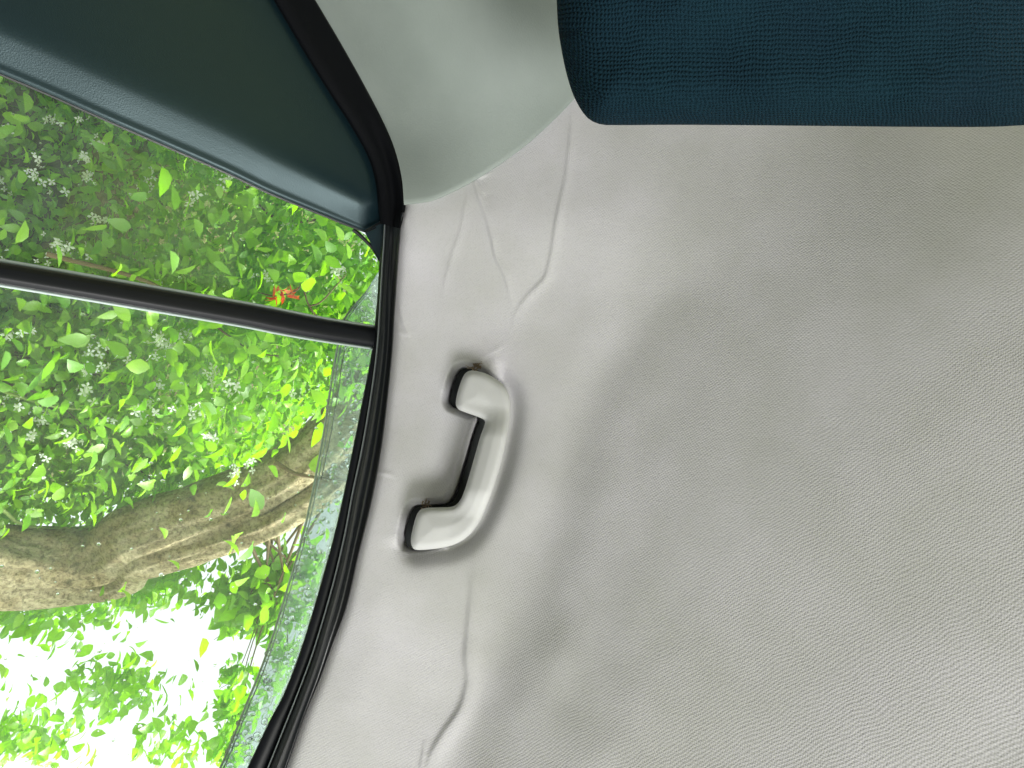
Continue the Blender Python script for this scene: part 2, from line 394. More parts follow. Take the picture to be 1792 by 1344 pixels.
# ------------------------------------------------------------------ lofts between pixel curves at given distances
def loft(name, curves, material, parent=None, n=160, sub=1, depth='side', uv=False):
    """curves: list of (polyline, offset) ; surface through them, offset = metres towards the cabin from the door plane"""
    rows = []
    for P, off in curves:
        q = resample(P, n); 
        if np.ndim(off): off = np.interp(np.linspace(0, 1, n), np.linspace(0, 1, len(off)), off)
        rows.append(side_pt(q[:, 0], q[:, 1], off))
    A = np.array(rows)
    if sub > 1:
        k = len(A); u = np.linspace(0, k-1, (k-1)*sub+1)
        Q = np.concatenate([2*A[:1]-A[1:2], A, 2*A[-1:]-A[-2:-1]]); out = []
        for x in u:
            i = min(int(x), k-2); f = x-i; p0, p1, p2, p3 = Q[i], Q[i+1], Q[i+2], Q[i+3]
            out.append(.5*((2*p1)+(-p0+p2)*f+(2*p0-5*p1+4*p2-p3)*f*f+(-p0+3*p1-3*p2+p3)*f**3))
        A = np.array(out)
    return mesh_obj(name, A.reshape(-1, 3), gridfaces(len(A), n), material, parent)
def mixc(A, B, f, n=60):
    a = resample(A, n); b = resample(B, n); return a*(1-f)+b*f
def solid_sheet(name, curves, material, parent=None, n=160, sub=1, thick=.003, off=-1):
    o = loft(name, curves, material, parent, n, sub)
    md = o.modifiers.new('thickness', 'SOLIDIFY'); md.thickness = thick; md.offset = off
    return o
# inner (glass side) outline of the black frame, and the lines between its layers
OUT_LOW = SEAL_R[7:]                                   # along headliner from the trim corner down
GLASS_R = np.array([(672, 395), (668, 430), (665, 455), (661, 520), (656, 575), (652, 610), (643, 660), (632, 715), (619, 780), (603, 860), (587, 930), (568, 1000), (548, 1070), (524, 1145), (497, 1215), (472, 1260), (452, 1300), (436, 1330), (400, 1362), (340, 1385), (200, 1400), (-100, 1410)])
GLASS_RL = np.array([(672, 395), (668, 430), (665, 455), (661, 520), (656, 575), (652, 610), (643, 660), (632, 715), (619, 780), (603, 860), (587, 930), (568, 1000), (548, 1070), (524, 1145), (497, 1215), (472, 1262), (440, 1330), (400, 1410), (340, 1510), (150, 1830), (60, 1990)])
LIP = np.array([(673, 390), (671, 430), (668, 470), (664, 540), (661, 590), (656, 640), (649, 690), (641, 740), (630, 800), (616, 865), (604, 930), (588, 1000), (569, 1070), (546, 1145), (520, 1215), (500, 1265), (474, 1330), (445, 1400), (400, 1500), (232, 1800), (122, 1990)])
RIDGE = np.array([(684, 390), (680, 430), (677, 470), (672, 540), (669, 590), (664, 640), (657, 690), (649, 740), (638, 800), (624, 865), (612, 930), (597, 1000), (578, 1070), (556, 1145), (531, 1215), (512, 1265), (486, 1330), (458, 1400), (412, 1500), (250, 1800), (140, 1990)])
SEALEND = np.array([(712, 356), (703, 381), (699.5, 415), (696, 457), (689, 558), (686, 611), (678.5, 687), (666, 788), (649, 880), (627, 970), (606, 1062), (582, 1128), (560, 1189), (533, 1255), (502, 1344), (478, 1410), (440, 1500), (303, 1800), (206, 1990)])
def poly_at(P, ys):
    q = resample(P, 500); o = np.argsort(q[:, 1]); return np.stack([np.interp(ys, q[o, 1], q[o, 0]), ys], -1)
YS = np.linspace(372, 1980, 170)
def C(P, dx=0): 
    q = poly_at(P, YS); q[:, 0] += dx; return q
# door: frame, panes, divider, corner panel
door = empty('car_door', side_pt(500., 700., 0), 'black framed rear car door with leafy view through its two wet panes', 'car door')
def mid2(A, B, f): return A*(1-f)+B*f
lp, rg, se, gr = C(LIP), C(RIDGE), C(SEALEND), C(GLASS_RL)
o = loft('frame', [(gr-[1, 0], -.036), (gr, -.0095), (gr+[1.2, 0], -.007), (mid2(gr, lp, .5), -.0055), (lp-[1, 0], -.004), (lp+[3, 0], -.012)], MGLOSSB, n=200); under(o, door)
# body seal: thin grey lip, then a bulb with a soft highlight, then the flange against the cloth
seal = empty('weather_seal', side_pt(690., 500., 0), 'black rubber weather seal running round the door opening beside the headliner', 'door seal')
lo_ = loft('sealing_lip', [(lp-[1.0, 0], -.004), (lp-[.4, 0], .0005), (lp+[.5, 0], .0006), (lp+[1.6, 0], -.003), (lp+[2, 0], -.006)], MLIP, n=200, sub=2); under(lo_, seal)
e_t = roof_t(se[:, 0], se[:, 1]); e_off = (rays(se[:, 0], se[:, 1])*e_t[:, None])@NP-CP
o = loft('bulb', [(lp+[2.2, 0], -.006), (mid2(lp, rg, .45), -.001), (mid2(lp, rg, .8), .004), (rg+[1.5, 0], .0062), (mid2(rg, se, .30), np.maximum(.0058, e_off*.4)), (mid2(rg, se, .50), e_off*.6+.002), (mid2(rg, se, .7), e_off*.8+.003), (mid2(rg, se, .87), e_off+.007), (se, e_off+.010), (se+[1.5, 0], e_off+.006), (se+[1, 0], e_off-.006)], MRUB, n=200, sub=3); under(o, seal)
# upper arm of the seal, running down the rear pillar
A_OUT = np.array([(380, -280), (452, -160), (505, -80), (552, 0), (602, 85), (650, 172), (685, 245), (702, 305), (709.5, 356), (706, 378), (701, 400)])
q = A_OUT[8]; EO = float(rays(q[0], q[1])@NP*roof_t(q[0], q[1])-CP)
def ramp_end(a, b): return np.r_[np.full(14, a), np.linspace(a, b, 8)]
A_IN = np.array([(300, -280), (375, -160), (430, -80), (480, 0), (527, 80), (573, 155), (612, 215), (643, 270), (657, 312), (663, 355), (669, 392)])
o = loft('bulb', [(A_IN-[3, -1], -.010), (A_IN, .003), (mixc(A_IN, A_OUT, .1), .008), (mixc(A_IN, A_OUT, .35), .011), (mixc(A_IN, A_OUT, .6), ramp_end(.009, .013)), (mixc(A_IN, A_OUT, .85), ramp_end(.007, EO+.004)), (mixc(A_IN, A_OUT, .97), ramp_end(.005, EO+.006)), (A_OUT, ramp_end(.001, EO+.003)), (A_OUT+[2, -1], -.008)], MRUBU, n=120, sub=3); under(o, seal)
# corner panel: dark vinyl, flat above, rolling away to the glass below
PB = np.array([(-420, -40), (0, 128), (200, 215), (392, 299), (470, 336), (560, 373), (620, 397), (640, 404), (654, 399), (676, 386)])     # lower edge line
def pan(shift, ext=0):
    q = resample(PB, 60).copy(); q[:, 1] -= shift; return q
rowsP = []
PTOP = np.array([(-420, -700), (0, -560), (150, -480), (250, -420), (330, -350), (380, -280), (420, -200)])
e0 = resample(PB, 60)
inn = resample(np.array([(-420, -330), (0, -170), (200, -80), (392, 12), (500, 92), (590, 172), (668, 262)]), 60)
def pc(f): return e0+(inn-e0)*f
o = loft('corner_panel', [(e0+[0, 3], -.034), (e0, -.0190), (pc(.06), -.0152), (pc(.12), -.0114), (pc(.18), -.0077), (pc(.24), -.0044), (pc(.30), -.0024), (pc(.37), -.0013), (pc(.46), -.0009), (pc(.7), -.0007), (pc(1.0), -.0006), (resample(PTOP, 60), 0.0)], MPANEL, n=90, sub=4); under(o, door)
# thin dark gasket along the lower edge of that panel, and the little corner wedge with its cut line
def tube_px(name, P, off, rad, material, parent, n=60, k=8):
    q = resample(P, n); c = side_pt(q[:, 0], q[:, 1], off); tn = np.gradient(c, axis=0); tn /= np.linalg.norm(tn, axis=1)[:, None]
    b = np.cross(tn, NP); b /= np.linalg.norm(b, axis=1)[:, None]; m = np.cross(b, tn)
    an = np.linspace(0, 2*math.pi, k, endpoint=False)
    V = (c[:, None]+rad*(np.cos(an)[None, :, None]*b[:, None]+np.sin(an)[None, :, None]*m[:, None])).reshape(-1, 3)
    o = mesh_obj(name, V, gridfaces(n, k, True), material); under(o, parent); return o
tube_px('gasket', PB+[0, 1.5], -.0205, .0013, MRUB, door)
tube_px('gasket', [(638, 405), (652, 397), (668, 388)], -.0095, .0012, MRUB, door)
wedge = [(638, 406), (668, 384), (695, 384), (690, 475), (664, 455)]
q = np.array(wedge); V = np.vstack([side_pt(q[:, 0], q[:, 1], np.array([-.030, -.012, -.010, -.012, -.030])), side_pt(q[:, 0], q[:, 1], -.038)])
F = [(0, 1, 2, 3, 4)]+[(i, (i+1) % 5, (i+1) % 5+5, i+5) for i in range(5)]
o = mesh_obj('corner_wedge', V, F, MPANEL, smooth=False); under(o, door)
tube_px('gasket', [(618, 402), (628, 410), (652, 434), (666, 456)], -.034, .0020, MGLOSSB, door)
# divider between the small rear pane and the big pane
DT = np.array([(-400, 395), (0, 459), (392, 527), (480, 543), (560, 559), (657, 575)]); DB = np.array([(-400, 433), (0, 497), (392, 563), (480, 580), (560, 594), (655, 608)])
o = loft('divider_bar', [(DT+[0, -1], -.036), (DT+[0, 0], -.0125), (mixc(DT, DB, .18), -.0075), (mixc(DT, DB, .35), -.0065), (mixc(DT, DB, .65), -.0065), (mixc(DT, DB, .85), -.008), (DB, -.0125), (DB+[0, 1], -.036)], MGLOSSB, n=60, sub=3); under(o, door)
MBRIGHT = grained('pale_gasket', (.42, .50, .48), .3, 300, .00002, .5)
tube_px('bright_strip', DT+[0, -3], -.0165, .0016, MBRIGHT, door)
tube_px('bright_strip', DB+[0, 2.5], -.0165, .0011, MBRIGHT, door)
# panes
def pane(P, off, name, material, parent, thick=.0035):
    q = np.array(P, float); n = len(q)
    V = np.vstack([side_pt(q[:, 0], q[:, 1], off), side_pt(q[:, 0], q[:, 1], off)-NP*thick])
    F = [tuple(range(n)), tuple(reversed(range(n, 2*n)))]+[(i, (i+1) % n, (i+1) % n+n, i+n) for i in range(n)]
    return under(mesh_obj(name, V, F, material, smooth=False), parent)
pane([(-600, -150), (0, 120), (392, 290), (620, 395), (690, 440), (670, 590), (392, 545), (0, 478), (-600, 380)], -.0335, 'window_pane', MGLASS, door)
pane([(-600, 380), (0, 478), (392, 545), (675, 592), (655, 690), (600, 930), (540, 1130), (440, 1400), (340, 1540), (60, 2000), (-600, 2000)], -.0335, 'window_pane', MGLASS, door)
# bright corner radius of the panes (black ceramic edge left out of the frame)
# ------------------------------------------------------------------ rain deflector outside the glass, with drops
dfl = empty('wind_deflector', side_pt(600., 800., -.035), 'clear smoky rain deflector along the window top, speckled with raindrops', 'wind deflector')
DE = np.array([(667, 474), (640, 512), (604, 556), (592, 600), (583, 650), (575, 700), (566, 760), (553, 830), (541, 890), (524, 960), (503, 1030), (480, 1105), (455, 1175), (428, 1240), (396, 1320), (350, 1420), (310, 1500), (215, 1690)])
DG = np.array([(675, 470), (670, 512), (668, 556), (660, 610), (652, 660), (641, 715), (630, 760), (615, 830), (602, 890), (585, 960), (566, 1030), (545, 1105), (522, 1175), (495, 1240), (462, 1320), (425, 1420), (385, 1500), (270, 1690)])
de, dg = resample(DE, 110), resample(DG, 110)
W_ = [(dg, -.040), (mid2(dg, de, .25), -.050), (mid2(dg, de, .5), -.057), (mid2(dg, de, .8), -.062), (mid2(dg, de, 1.0), -.064)]
o = solid_sheet('shield', W_, MDEFL, None, 110, 3, .0025); under(o, dfl)
tube_px('rim', DE, -.064, .0011, MBRIGHT, dfl, n=110)
tube_px('rim', DE+[6, 0], -.0635, .0006, MLIP, dfl, n=110)
tube_px('rim', [(600, 600), (592, 640), (587, 680), (580, 720), (571, 770), (556, 840)]+np.array([6, 0]), -.0625, .0006, MRUB, dfl, n=60)
def drops(name, cnt, parent, region, off, seed, smin=.0005, smax=.0021):
    r = np.random.default_rng(seed); bm = bmesh.new(); bmesh.ops.create_icosphere(bm, subdivisions=2, radius=1)
    bv = np.array([v.co[:] for v in bm.verts]); bf = np.array([[v.index for v in f.verts] for f in bm.faces]); bm.free()
    V = []; F = []; tdir = nrm(np.cross(NP, U))
    for k in range(cnt):
        x, y, of = region(r); c = side_pt(x, y, of)
        s = smin+(smax-smin)*r.random()**3.2
        e1 = nrm(np.cross(NP, (0, 1, 0))); e2 = np.cross(NP, e1)
        L = bv[:, :1]*e1*s*r.uniform(.9, 1.5)+bv[:, 1:2]*e2*s*r.uniform(.8, 1.1)+bv[:, 2:]*NP*s*.5
        F.append(bf+len(V)*len(bv)); V.append(c+L)
    o = mesh_obj(name, np.vstack(V), np.vstack(F), MDROP); under(o, parent); o['kind'] = 'stuff'; return o
def reg_def(r):
    i = r.integers(0, 104)+r.random(); k = int(i); f = r.random()
    p = dg[k]*(1-f)+de[k]*f; f2 = np.interp(f, [0, .25, .5, .8, 1], [-.040, -.050, -.057, -.062, -.064])
    return p[0]+r.uniform(-1, 1), p[1]+r.uniform(-4, 4), f2+.0008
drops('raindrops', 1000, dfl, reg_def, 0, 5, .0006, .0030)
def reg_pane(r):
    while 1:
        x = r.uniform(0, 655); y = r.uniform(150, 1330)
        g = np.interp(y, GLASS_RL[:, 1], GLASS_RL[:, 0]); top = np.interp(x, PB[:, 0], PB[:, 1])
        if x < g-6 and y > top+12 and r.random() < .25+.75*math.exp(-(g-x)/90): break
    return x, y, -.0335-.0040
drops('raindrops', 260, door, reg_pane, 0, 6, .0005, .0016)
# ------------------------------------------------------------------ rear pillar trim
def build_trim():
    seam = resample(SEAM, 130)
    topc = resample(np.array([(330, -300), (520, -300), (760, -300), (1000, -300), (1300, -300)]), 130)
    left = resample(np.array([(707, 357.5), (702, 305), (685, 245), (650, 172), (602, 85), (552, 0), (505, -80), (452, -160), (330, -300)]), 80)
    nr, nc = 80, 130
    v = np.linspace(0, 1, nr)[:, None, None]; u = np.linspace(0, 1, nc)[None, :, None]
    right = np.linspace(seam[-1], topc[-1], nr)
    S = seam[None]*(1-v)+topc[None]*v
    corr = left[:, None]-((seam[0])*(1-v)+(topc[0])*v)
    S = S+corr*(1-u)**3
    X, Y = S[..., 0], S[..., 1]
    tr = roof_t(seam[:, 0], seam[:, 1])-.0045-slack(seam[:, 0], seam[:, 1])
    ts = side_t(left[:, 0], left[:, 1], .004); ts = ts+(tr[0]-ts[0])*np.exp(-(np.linspace(0, 1, 80)/.16)**2)
    vv = np.linspace(0, 1, nr)[:, None]; uu = np.linspace(0, 1, nc)[None]
    tseam = np.broadcast_to(tr[None], (nr, nc))
    tleft = np.broadcast_to(ts[:, None], (nr, nc))
    # panel falls from the roof towards the sill: nearer and nearer the eye going up the picture
    fall = tseam*(1-.12*vv)-.03*np.sin(np.pi*uu)*sstep(vv, 0, .5)
    wl = np.exp(-(uu/.16)**2)
    dl = tleft-(tseam[:, :1]*(1-.12*vv))
    T = fall+dl*wl
    T = T+.02*sstep(uu, .25, .8)*sstep(vv, .12, .6)
    # hollow towards the headrest
    T = T+.035*sstep(uu, .35, .9)*sstep(vv, .0, .35)
    V = pt(X, Y, T)
    # rolled rim tucked into the cloth along the seam
    q = seam; r1 = pt(q[:, 0], q[:, 1]+1.2, T[0]+.0008); r2 = pt(q[:, 0], q[:, 1]+1.6, T[0]+.003); r3 = pt(q[:, 0]-.5, q[:, 1]-1, T[0]+.008)
    A = np.concatenate([np.array([r3, r2, r1]), V])
    o = mesh_obj('pillar_trim', A.reshape(-1, 3), gridfaces(nr+3, nc), MTRIM)
    tag(o, 'smooth green-grey plastic pillar trim between the black seal and the headrest', 'pillar trim')
build_trim()
# ------------------------------------------------------------------ headrest
def build_headrest():
    P = [(972, -60), (974, 0), (977, 50), (984, 95), (993, 135), (1004, 168), (1018, 194), (1030, 208), (1046, 216), (1070, 219), (1200, 218.5), (1400, 220), (1600, 222), (1760, 221), (1830, 210), (1862, 170), (1880, 110), (1888, 30), (1890, -100), (1880, -250), (1840, -330), (1700, -370), (1350, -380), (1100, -370), (1010, -330), (980, -250), (972, -150)]
    P = resample(P+[P[0]], 241)[:-1]
    t0 = .345
    def top(x, y, d):
        q = np.clip(d/95, 0, 1); h = .030*np.sqrt(1-(1-q)**2)
        return pt(x, y, t0-h-.004*vnoise(x/90, y/90)-.010*np.clip(d/250, 0, 1)-.03*sstep(-y, -150, 200))
    def bot(x, y, d):
        q = np.clip(d/60, 0, 1); return pt(x, y, t0+.05*np.sqrt(1-(1-q)**2))
    V, F, Q = cdt_solid(P, [1, 3, 6, 10, 15, 21, 28, 36, 45], top, bot, 11)
    uv = np.vstack([Q, Q])*.33/FPX
    d, par, _ = segdist(Q[:, 0], Q[:, 1], P, True)
    uv[:len(Q), 1] -= (0.02*(1-np.clip(d/60, 0, 1))**2)*np.where(Q[:, 1] > 60, -1, 0)
    h = empty('headrest', pt(1350., 0., t0), 'dark teal knitted fabric headrest hanging in at the top', 'headrest')
    b = under(mesh_obj('cushion', V, F, MHR, uv=uv), h); clean(b)
    for x in (1230, 1480):       # steel posts into the seat back, out of frame above
        c = [pt(x, -350., t0+.01), pt(x, -560., t0-.02)]
        Vv = []
        for p in c:
            for k in range(12):
                an = k/12*2*math.pi; Vv.append(p+R*math.cos(an)*.006+D*math.sin(an)*.006)
        MST, _, _ = mat('steel_post', (.5, .5, .5), .25, .5, Metallic=1.0)
        under(mesh_obj('post', Vv, gridfaces(2, 12, True), MST), h)
build_headrest()
#FOLIAGE
for q in ((0, 150), (392, 300), (392, 900), (392, 1340), (0, 1340), (560, 960), (0, 1000)):
    d = rays(*map(float, q)); print('ray', q, (d/np.linalg.norm(d)).round(2))
# ------------------------------------------------------------------ outside: ground, bank, shrubs, tree
def fast_mesh(name, V, F, material, parent=None, col=None, smooth=True):
    V = np.asarray(V, np.float32); F = np.asarray(F, np.int32); k = F.shape[1]
    me = bpy.data.meshes.new(name); me.vertices.add(len(V)); me.vertices.foreach_set('co', V.ravel())
    me.loops.add(F.size); me.loops.foreach_set('vertex_index', F.ravel())
    me.polygons.add(len(F)); me.polygons.foreach_set('loop_start', np.arange(0, F.size, k, dtype=np.int32))
    me.update(calc_edges=True)
    if smooth: me.polygons.foreach_set('use_smooth', [True]*len(F))
    if col is not None:
        at = me.color_attributes.new('tone', 'FLOAT_COLOR', 'POINT'); at.data.foreach_set('color', np.asarray(col, np.float32).ravel())
    me.materials.append(material)
    return link(bpy.data.objects.new(name, me), parent)
def leafmat(name, stops, trans=.55):
    m = bpy.data.materials.new(name); m.use_nodes = True; t = m.node_tree; t.nodes.clear()
    o = N(t, 'ShaderNodeOutputMaterial')
    at = N(t, 'ShaderNodeAttribute', attribute_name='tone'); oi = N(t, 'ShaderNodeObjectInfo')
    sp = N(t, 'ShaderNodeSeparateColor'); t.links.new(at.outputs['Color'], sp.inputs[0])
    ad = math_node(t, 'ADD', sp.outputs[0], oi.outputs['Random']); fr = math_node(t, 'FRACT', ad.outputs[0])
    rm = ramp(t, fr.outputs[0], stops)
    tc = N(t, 'ShaderNodeTexCoord'); no = N(t, 'ShaderNodeTexNoise', Scale=55.0, Detail=3.0); t.links.new(tc.outputs['Object'], no.inputs['Vector'])
    mr = N(t, 'ShaderNodeMapRange'); mr.inputs['To Min'].default_value = .65; mr.inputs['To Max'].default_value = 1.3; t.links.new(no.outputs[0], mr.inputs[0])
    mx = N(t, 'ShaderNodeVectorMath', operation='SCALE'); t.links.new(rm.outputs[0], mx.inputs[0]); t.links.new(mr.outputs[0], mx.inputs['Scale'])
    df = N(t, 'ShaderNodeBsdfDiffuse'); tl = N(t, 'ShaderNodeBsdfTranslucent'); gl = N(t, 'ShaderNodeBsdfGlossy'); gl.inputs['Roughness'].default_value = .38
    hs = N(t, 'ShaderNodeHueSaturation', Hue=.505, Saturation=1.08, Value=1.25); t.links.new(mx.outputs[0], hs.inputs['Color'])
    t.links.new(mx.outputs[0], df.inputs[0]); t.links.new(hs.outputs[0], tl.inputs[0])
    m1 = N(t, 'ShaderNodeMixShader'); m1.inputs[0].default_value = trans; t.links.new(df.outputs[0], m1.inputs[1]); t.links.new(tl.outputs[0], m1.inputs[2])
    m2 = N(t, 'ShaderNodeMixShader'); m2.inputs[0].default_value = .05; t.links.new(m1.outputs[0], m2.inputs[1]); t.links.new(gl.outputs[0], m2.inputs[2])
    t.links.new(m2.outputs[0], o.inputs[0]); return m
GREENS = [(0, (.14, .34, .03)), (.25, (.24, .48, .025)), (.5, (.28, .52, .03)), (.8, (.31, .56, .035)), (1, (.18, .42, .06))]
ML1 = leafmat('hedge_leaf', GREENS)
ML2 = leafmat('tree_leaf', [(0, (.16, .36, .03)), (.4, (.28, .55, .04)), (.8, (.30, .56, .05)), (1, (.20, .42, .05))], .6)
MRED = leafmat('red_leaf', [(0, (.55, .04, .02)), (.5, (.75, .10, .05)), (1, (.6, .16, .06))], .4)
MFLO, _, _ = mat('white_petal', (.85, .86, .84), .5, .3)
MSTEM = grained('green_stem', (.22, .30, .08), .6, 200, .0004, .3)
MTWIG = grained('brown_twig', (.13, .09, .05), .8, 200, .0006, .2)
# one leaf: base at origin, along +X, unit length, folded on its rib, tip drooping
LV = np.array([(0, 0, 0), (.28, 0, .02), (.62, 0, 0), (1.0, 0, -.10), (.12, .17, .05), (.38, .29, .07), (.70, .20, .02), (.12, -.17, .05), (.38, -.29, .07), (.70, -.20, .02)])
LF = np.array([(0, 1, 4), (4, 1, 5), (1, 2, 5), (5, 2, 6), (2, 3, 6), (0, 7, 1), (7, 8, 1), (1, 8, 2), (8, 9, 2), (2, 9, 3)])
def frames(n, r, tilt=.6, face=None):
    """random leaf frames: mostly facing up and towards the car"""
    up = np.tile(np.array([(.45, 0, .9)]) if face is None else np.array([face]), (n, 1))+r.normal(0, tilt, (n, 3)); up /= np.linalg.norm(up, axis=1)[:, None]
    a = r.normal(0, 1, (n, 3))+np.array((.3, 0, -.25)); a -= up*np.sum(a*up, 1)[:, None]; a /= np.linalg.norm(a, axis=1)[:, None]
    return a, np.cross(up, a), up
def leaves(name, P, size, r, material, parent, face=None, tilt=.6, wid=1.0, lobes=False):
    n = len(P); a, b, c = frames(n, r, tilt, face); s = size[:, None, None]
    L = LV*np.array([1, wid, 1])
    V = P[:, None]+s*(L[None, :, 0:1]*a[:, None]+L[None, :, 1:2]*b[:, None]+L[None, :, 2:3]*c[:, None]*r.uniform(.3, 2.2, (n, 1, 1)))
    F = LF[None]+(np.arange(n)*len(LV))[:, None, None]
    tone = np.repeat(r.random(n), len(LV)); col = np.stack([tone, tone, tone, np.ones_like(tone)], -1)
    return fast_mesh(name, V.reshape(-1, 3), F.reshape(-1, 3), material, parent, col)
def leaf_parts(P, size, r, material, parent, face=None, tilt=.6, wid=1.0, name='leaf'):
    me = bpy.data.meshes.new(name); me.from_pydata([tuple(v) for v in LV*np.array([1, wid, 1])], [], [tuple(map(int, f)) for f in LF]); me.materials.append(material)
    me.polygons.foreach_set('use_smooth', [True]*len(LF))
    a, b, c = frames(len(P), r, tilt, face)
    off = Matrix.Translation(parent.location).inverted() if parent is not None else Matrix()
    for k in range(len(P)):
        o = bpy.data.objects.new(name, me); COL.objects.link(o); s = size[k]
        o.parent = parent
        A, B, Cc, T = a[k]*s, b[k]*s, c[k]*s*r.uniform(.4, 2), P[k]
        o.matrix_world = off @ Matrix(((A[0], B[0], Cc[0], T[0]), (A[1], B[1], Cc[1], T[1]), (A[2], B[2], Cc[2], T[2]), (0, 0, 0, 1)))
def tube3(name, P, rad, material, parent, k=6, n=None, noise=0, seed=0):
    P = resample(np.asarray(P, float), n or max(6, len(P)*4)); m = len(P); rad = np.interp(np.linspace(0, 1, m), np.linspace(0, 1, len(np.atleast_1d(rad))), np.atleast_1d(rad))
    tn = np.gradient(P, axis=0); tn /= np.linalg.norm(tn, axis=1)[:, None]
    b = np.cross(tn, (.13, .21, .97)); b /= np.linalg.norm(b, axis=1)[:, None]; c = np.cross(b, tn)
    an = np.linspace(0, 2*math.pi, k, endpoint=False); rr = rad[:, None]*np.ones(k)
    if noise:
        I, J = np.meshgrid(np.arange(m), np.arange(k), indexing='ij'); ph = J/k
        cs, sn = np.cos(2*np.pi*ph), np.sin(2*np.pi*ph)
        nz = vnoise(cs*2.2+9+I*.05+seed, sn*2.2+5+I*.02)*1.0+vnoise(cs*7+20+I*.10, sn*7+20+seed)*.55+vnoise(ph*0+cs*16+40+I*.25, sn*16+30)*.30
        rr = rr*(1+noise*nz)
    V = P[:, None]+rr[..., None]*(np.cos(an)[None, :, None]*b[:, None]+np.sin(an)[None, :, None]*c[:, None])
    o = mesh_obj(name, V.reshape(-1, 3), gridfaces(m, k, True), material)
    if parent is not None: under(o, parent)
    return o
# ground
MG = grained('woodland_floor', (.12, .10, .05), .95, 30, .01, .1, tint=(.08, .13, .03))
def terrain(name, x0, x1, y0, y1, nx, ny, f, label):
    X, Y = np.meshgrid(np.linspace(x0, x1, nx), np.linspace(y0, y1, ny)); Z = f(X, Y)
    o = mesh_obj(name, np.stack([X, Y, Z], -1).reshape(-1, 3), gridfaces(ny, nx), MG); tag(o, label, None, kind='structure')
terrain('ground', -120, 120, -120, 120, 30, 30, lambda X, Y: X*0-1.1, 'leafy woodland floor outside the car')
def bankz(X, Y):
    h = 3.6*sstep(-X, 1.5, 3.4)*(1-sstep(Y, YB-.5, YB+.9))
    return -1.12+h+.25*vnoise(X*2, Y*2)*sstep(-X, 1.5, 2)+.12*vnoise(X*7, Y*7)*sstep(-X, 1.5, 2)
YB = float(pt(392, 880, 2.6)[1])
terrain('earth_bank', -9, -1.45, -9, YB+1.2, 90, 110, bankz, 'steep earth bank behind the shrubs')
def in_glass(n, r, x0, x1, y0, y1, t0, t1):
    return r.uniform(x0, x1, n), r.uniform(y0, y1, n), r.uniform(t0, t1, n)
def shrub(name, label, cx, cy, rx, ry, t0, t1, n, seed, size, nparts, material=ML1, cut=None, clump=26, wid=1.0, ns=7):
    r = np.random.default_rng(seed)
    # stems climb from the bank to clump centres; leaves gather round each clump
    cxs = r.uniform(cx-rx, cx+rx, clump*3); cys = r.uniform(cy-ry, cy+ry, clump*3); ct = r.uniform(t0, t1, clump*3)
    Cn = pt(cxs, cys, ct)
    idx = r.integers(0, len(Cn), n); P = Cn[idx]+r.normal(0, .15, (n, 3))*np.array((1, 1, .9))
    if cut is not None:
        rel = P; dd = P@D; x = P@R/dd*FPX+CX; y = CY-P@U/dd*FPX; P = P[cut(x, y)]
    root = empty(name, (float(Cn[:, 0].mean()), float(Cn[:, 1].mean()), -1.05), label, 'shrub', 'leafy shrubs on the bank outside the window')
    dd = P@D; x = P@R/dd*FPX+CX; y = CY-P@U/dd*FPX
    vis = (x > 0) & (x < 655) & (y > 80) & (y < 1344)
    order = np.argsort(np.where(vis, dd, 99)); near = order[:nparts]; rest = order[nparts:]
    leaf_parts(P[near], r.uniform(size*.8, size*1.5, len(near)), r, material, root, wid=wid)
    o = under(leaves('foliage', P[rest], r.uniform(size*.55, size*1.35, len(rest)), r, material, None, wid=wid), root); o['kind'] = 'stuff'
    for k in range(ns):
        e = Cn[r.integers(0, len(Cn))]; b = np.array((e[0]-r.uniform(.05, .2), e[1]+r.normal(0, .1), e[2]-r.uniform(.2, .5))); mdl = (e+b)/2+r.normal(0, .06, 3)
        tube3('stem', [b, mdl, e, e+r.normal(0, .06, 3)+(0.05, 0, .12)], [.006, .0045, .003, .0015], MSTEM if k % 2 else MTWIG, root, 6)
    return root, Cn
above = lambda x, y: (y < 815-.45*np.maximum(x-392, -40)-.30*np.minimum(x-352, 0)-18*np.sin(x/40))
s1, _ = shrub('leafy_shrub', 'bright yellow-green shrub filling the small rear pane', 330, 330, 420, 300, 1.55, 2.4, 20000, 11, .037, 230, cut=above)
s2, _ = shrub('leafy_shrub', 'deeper green broad-leaved shrub behind the upper half of the big pane', 260, 700, 460, 190, 1.5, 2.3, 16000, 12, .040, 230, cut=above)
s3, _ = shrub('leafy_shrub', 'dense green shrub beyond, seen only through gaps in the nearer leaves', 150, 350, 800, 560, 2.3, 2.9, 14000, 13, .055, 0, cut=above, clump=60)
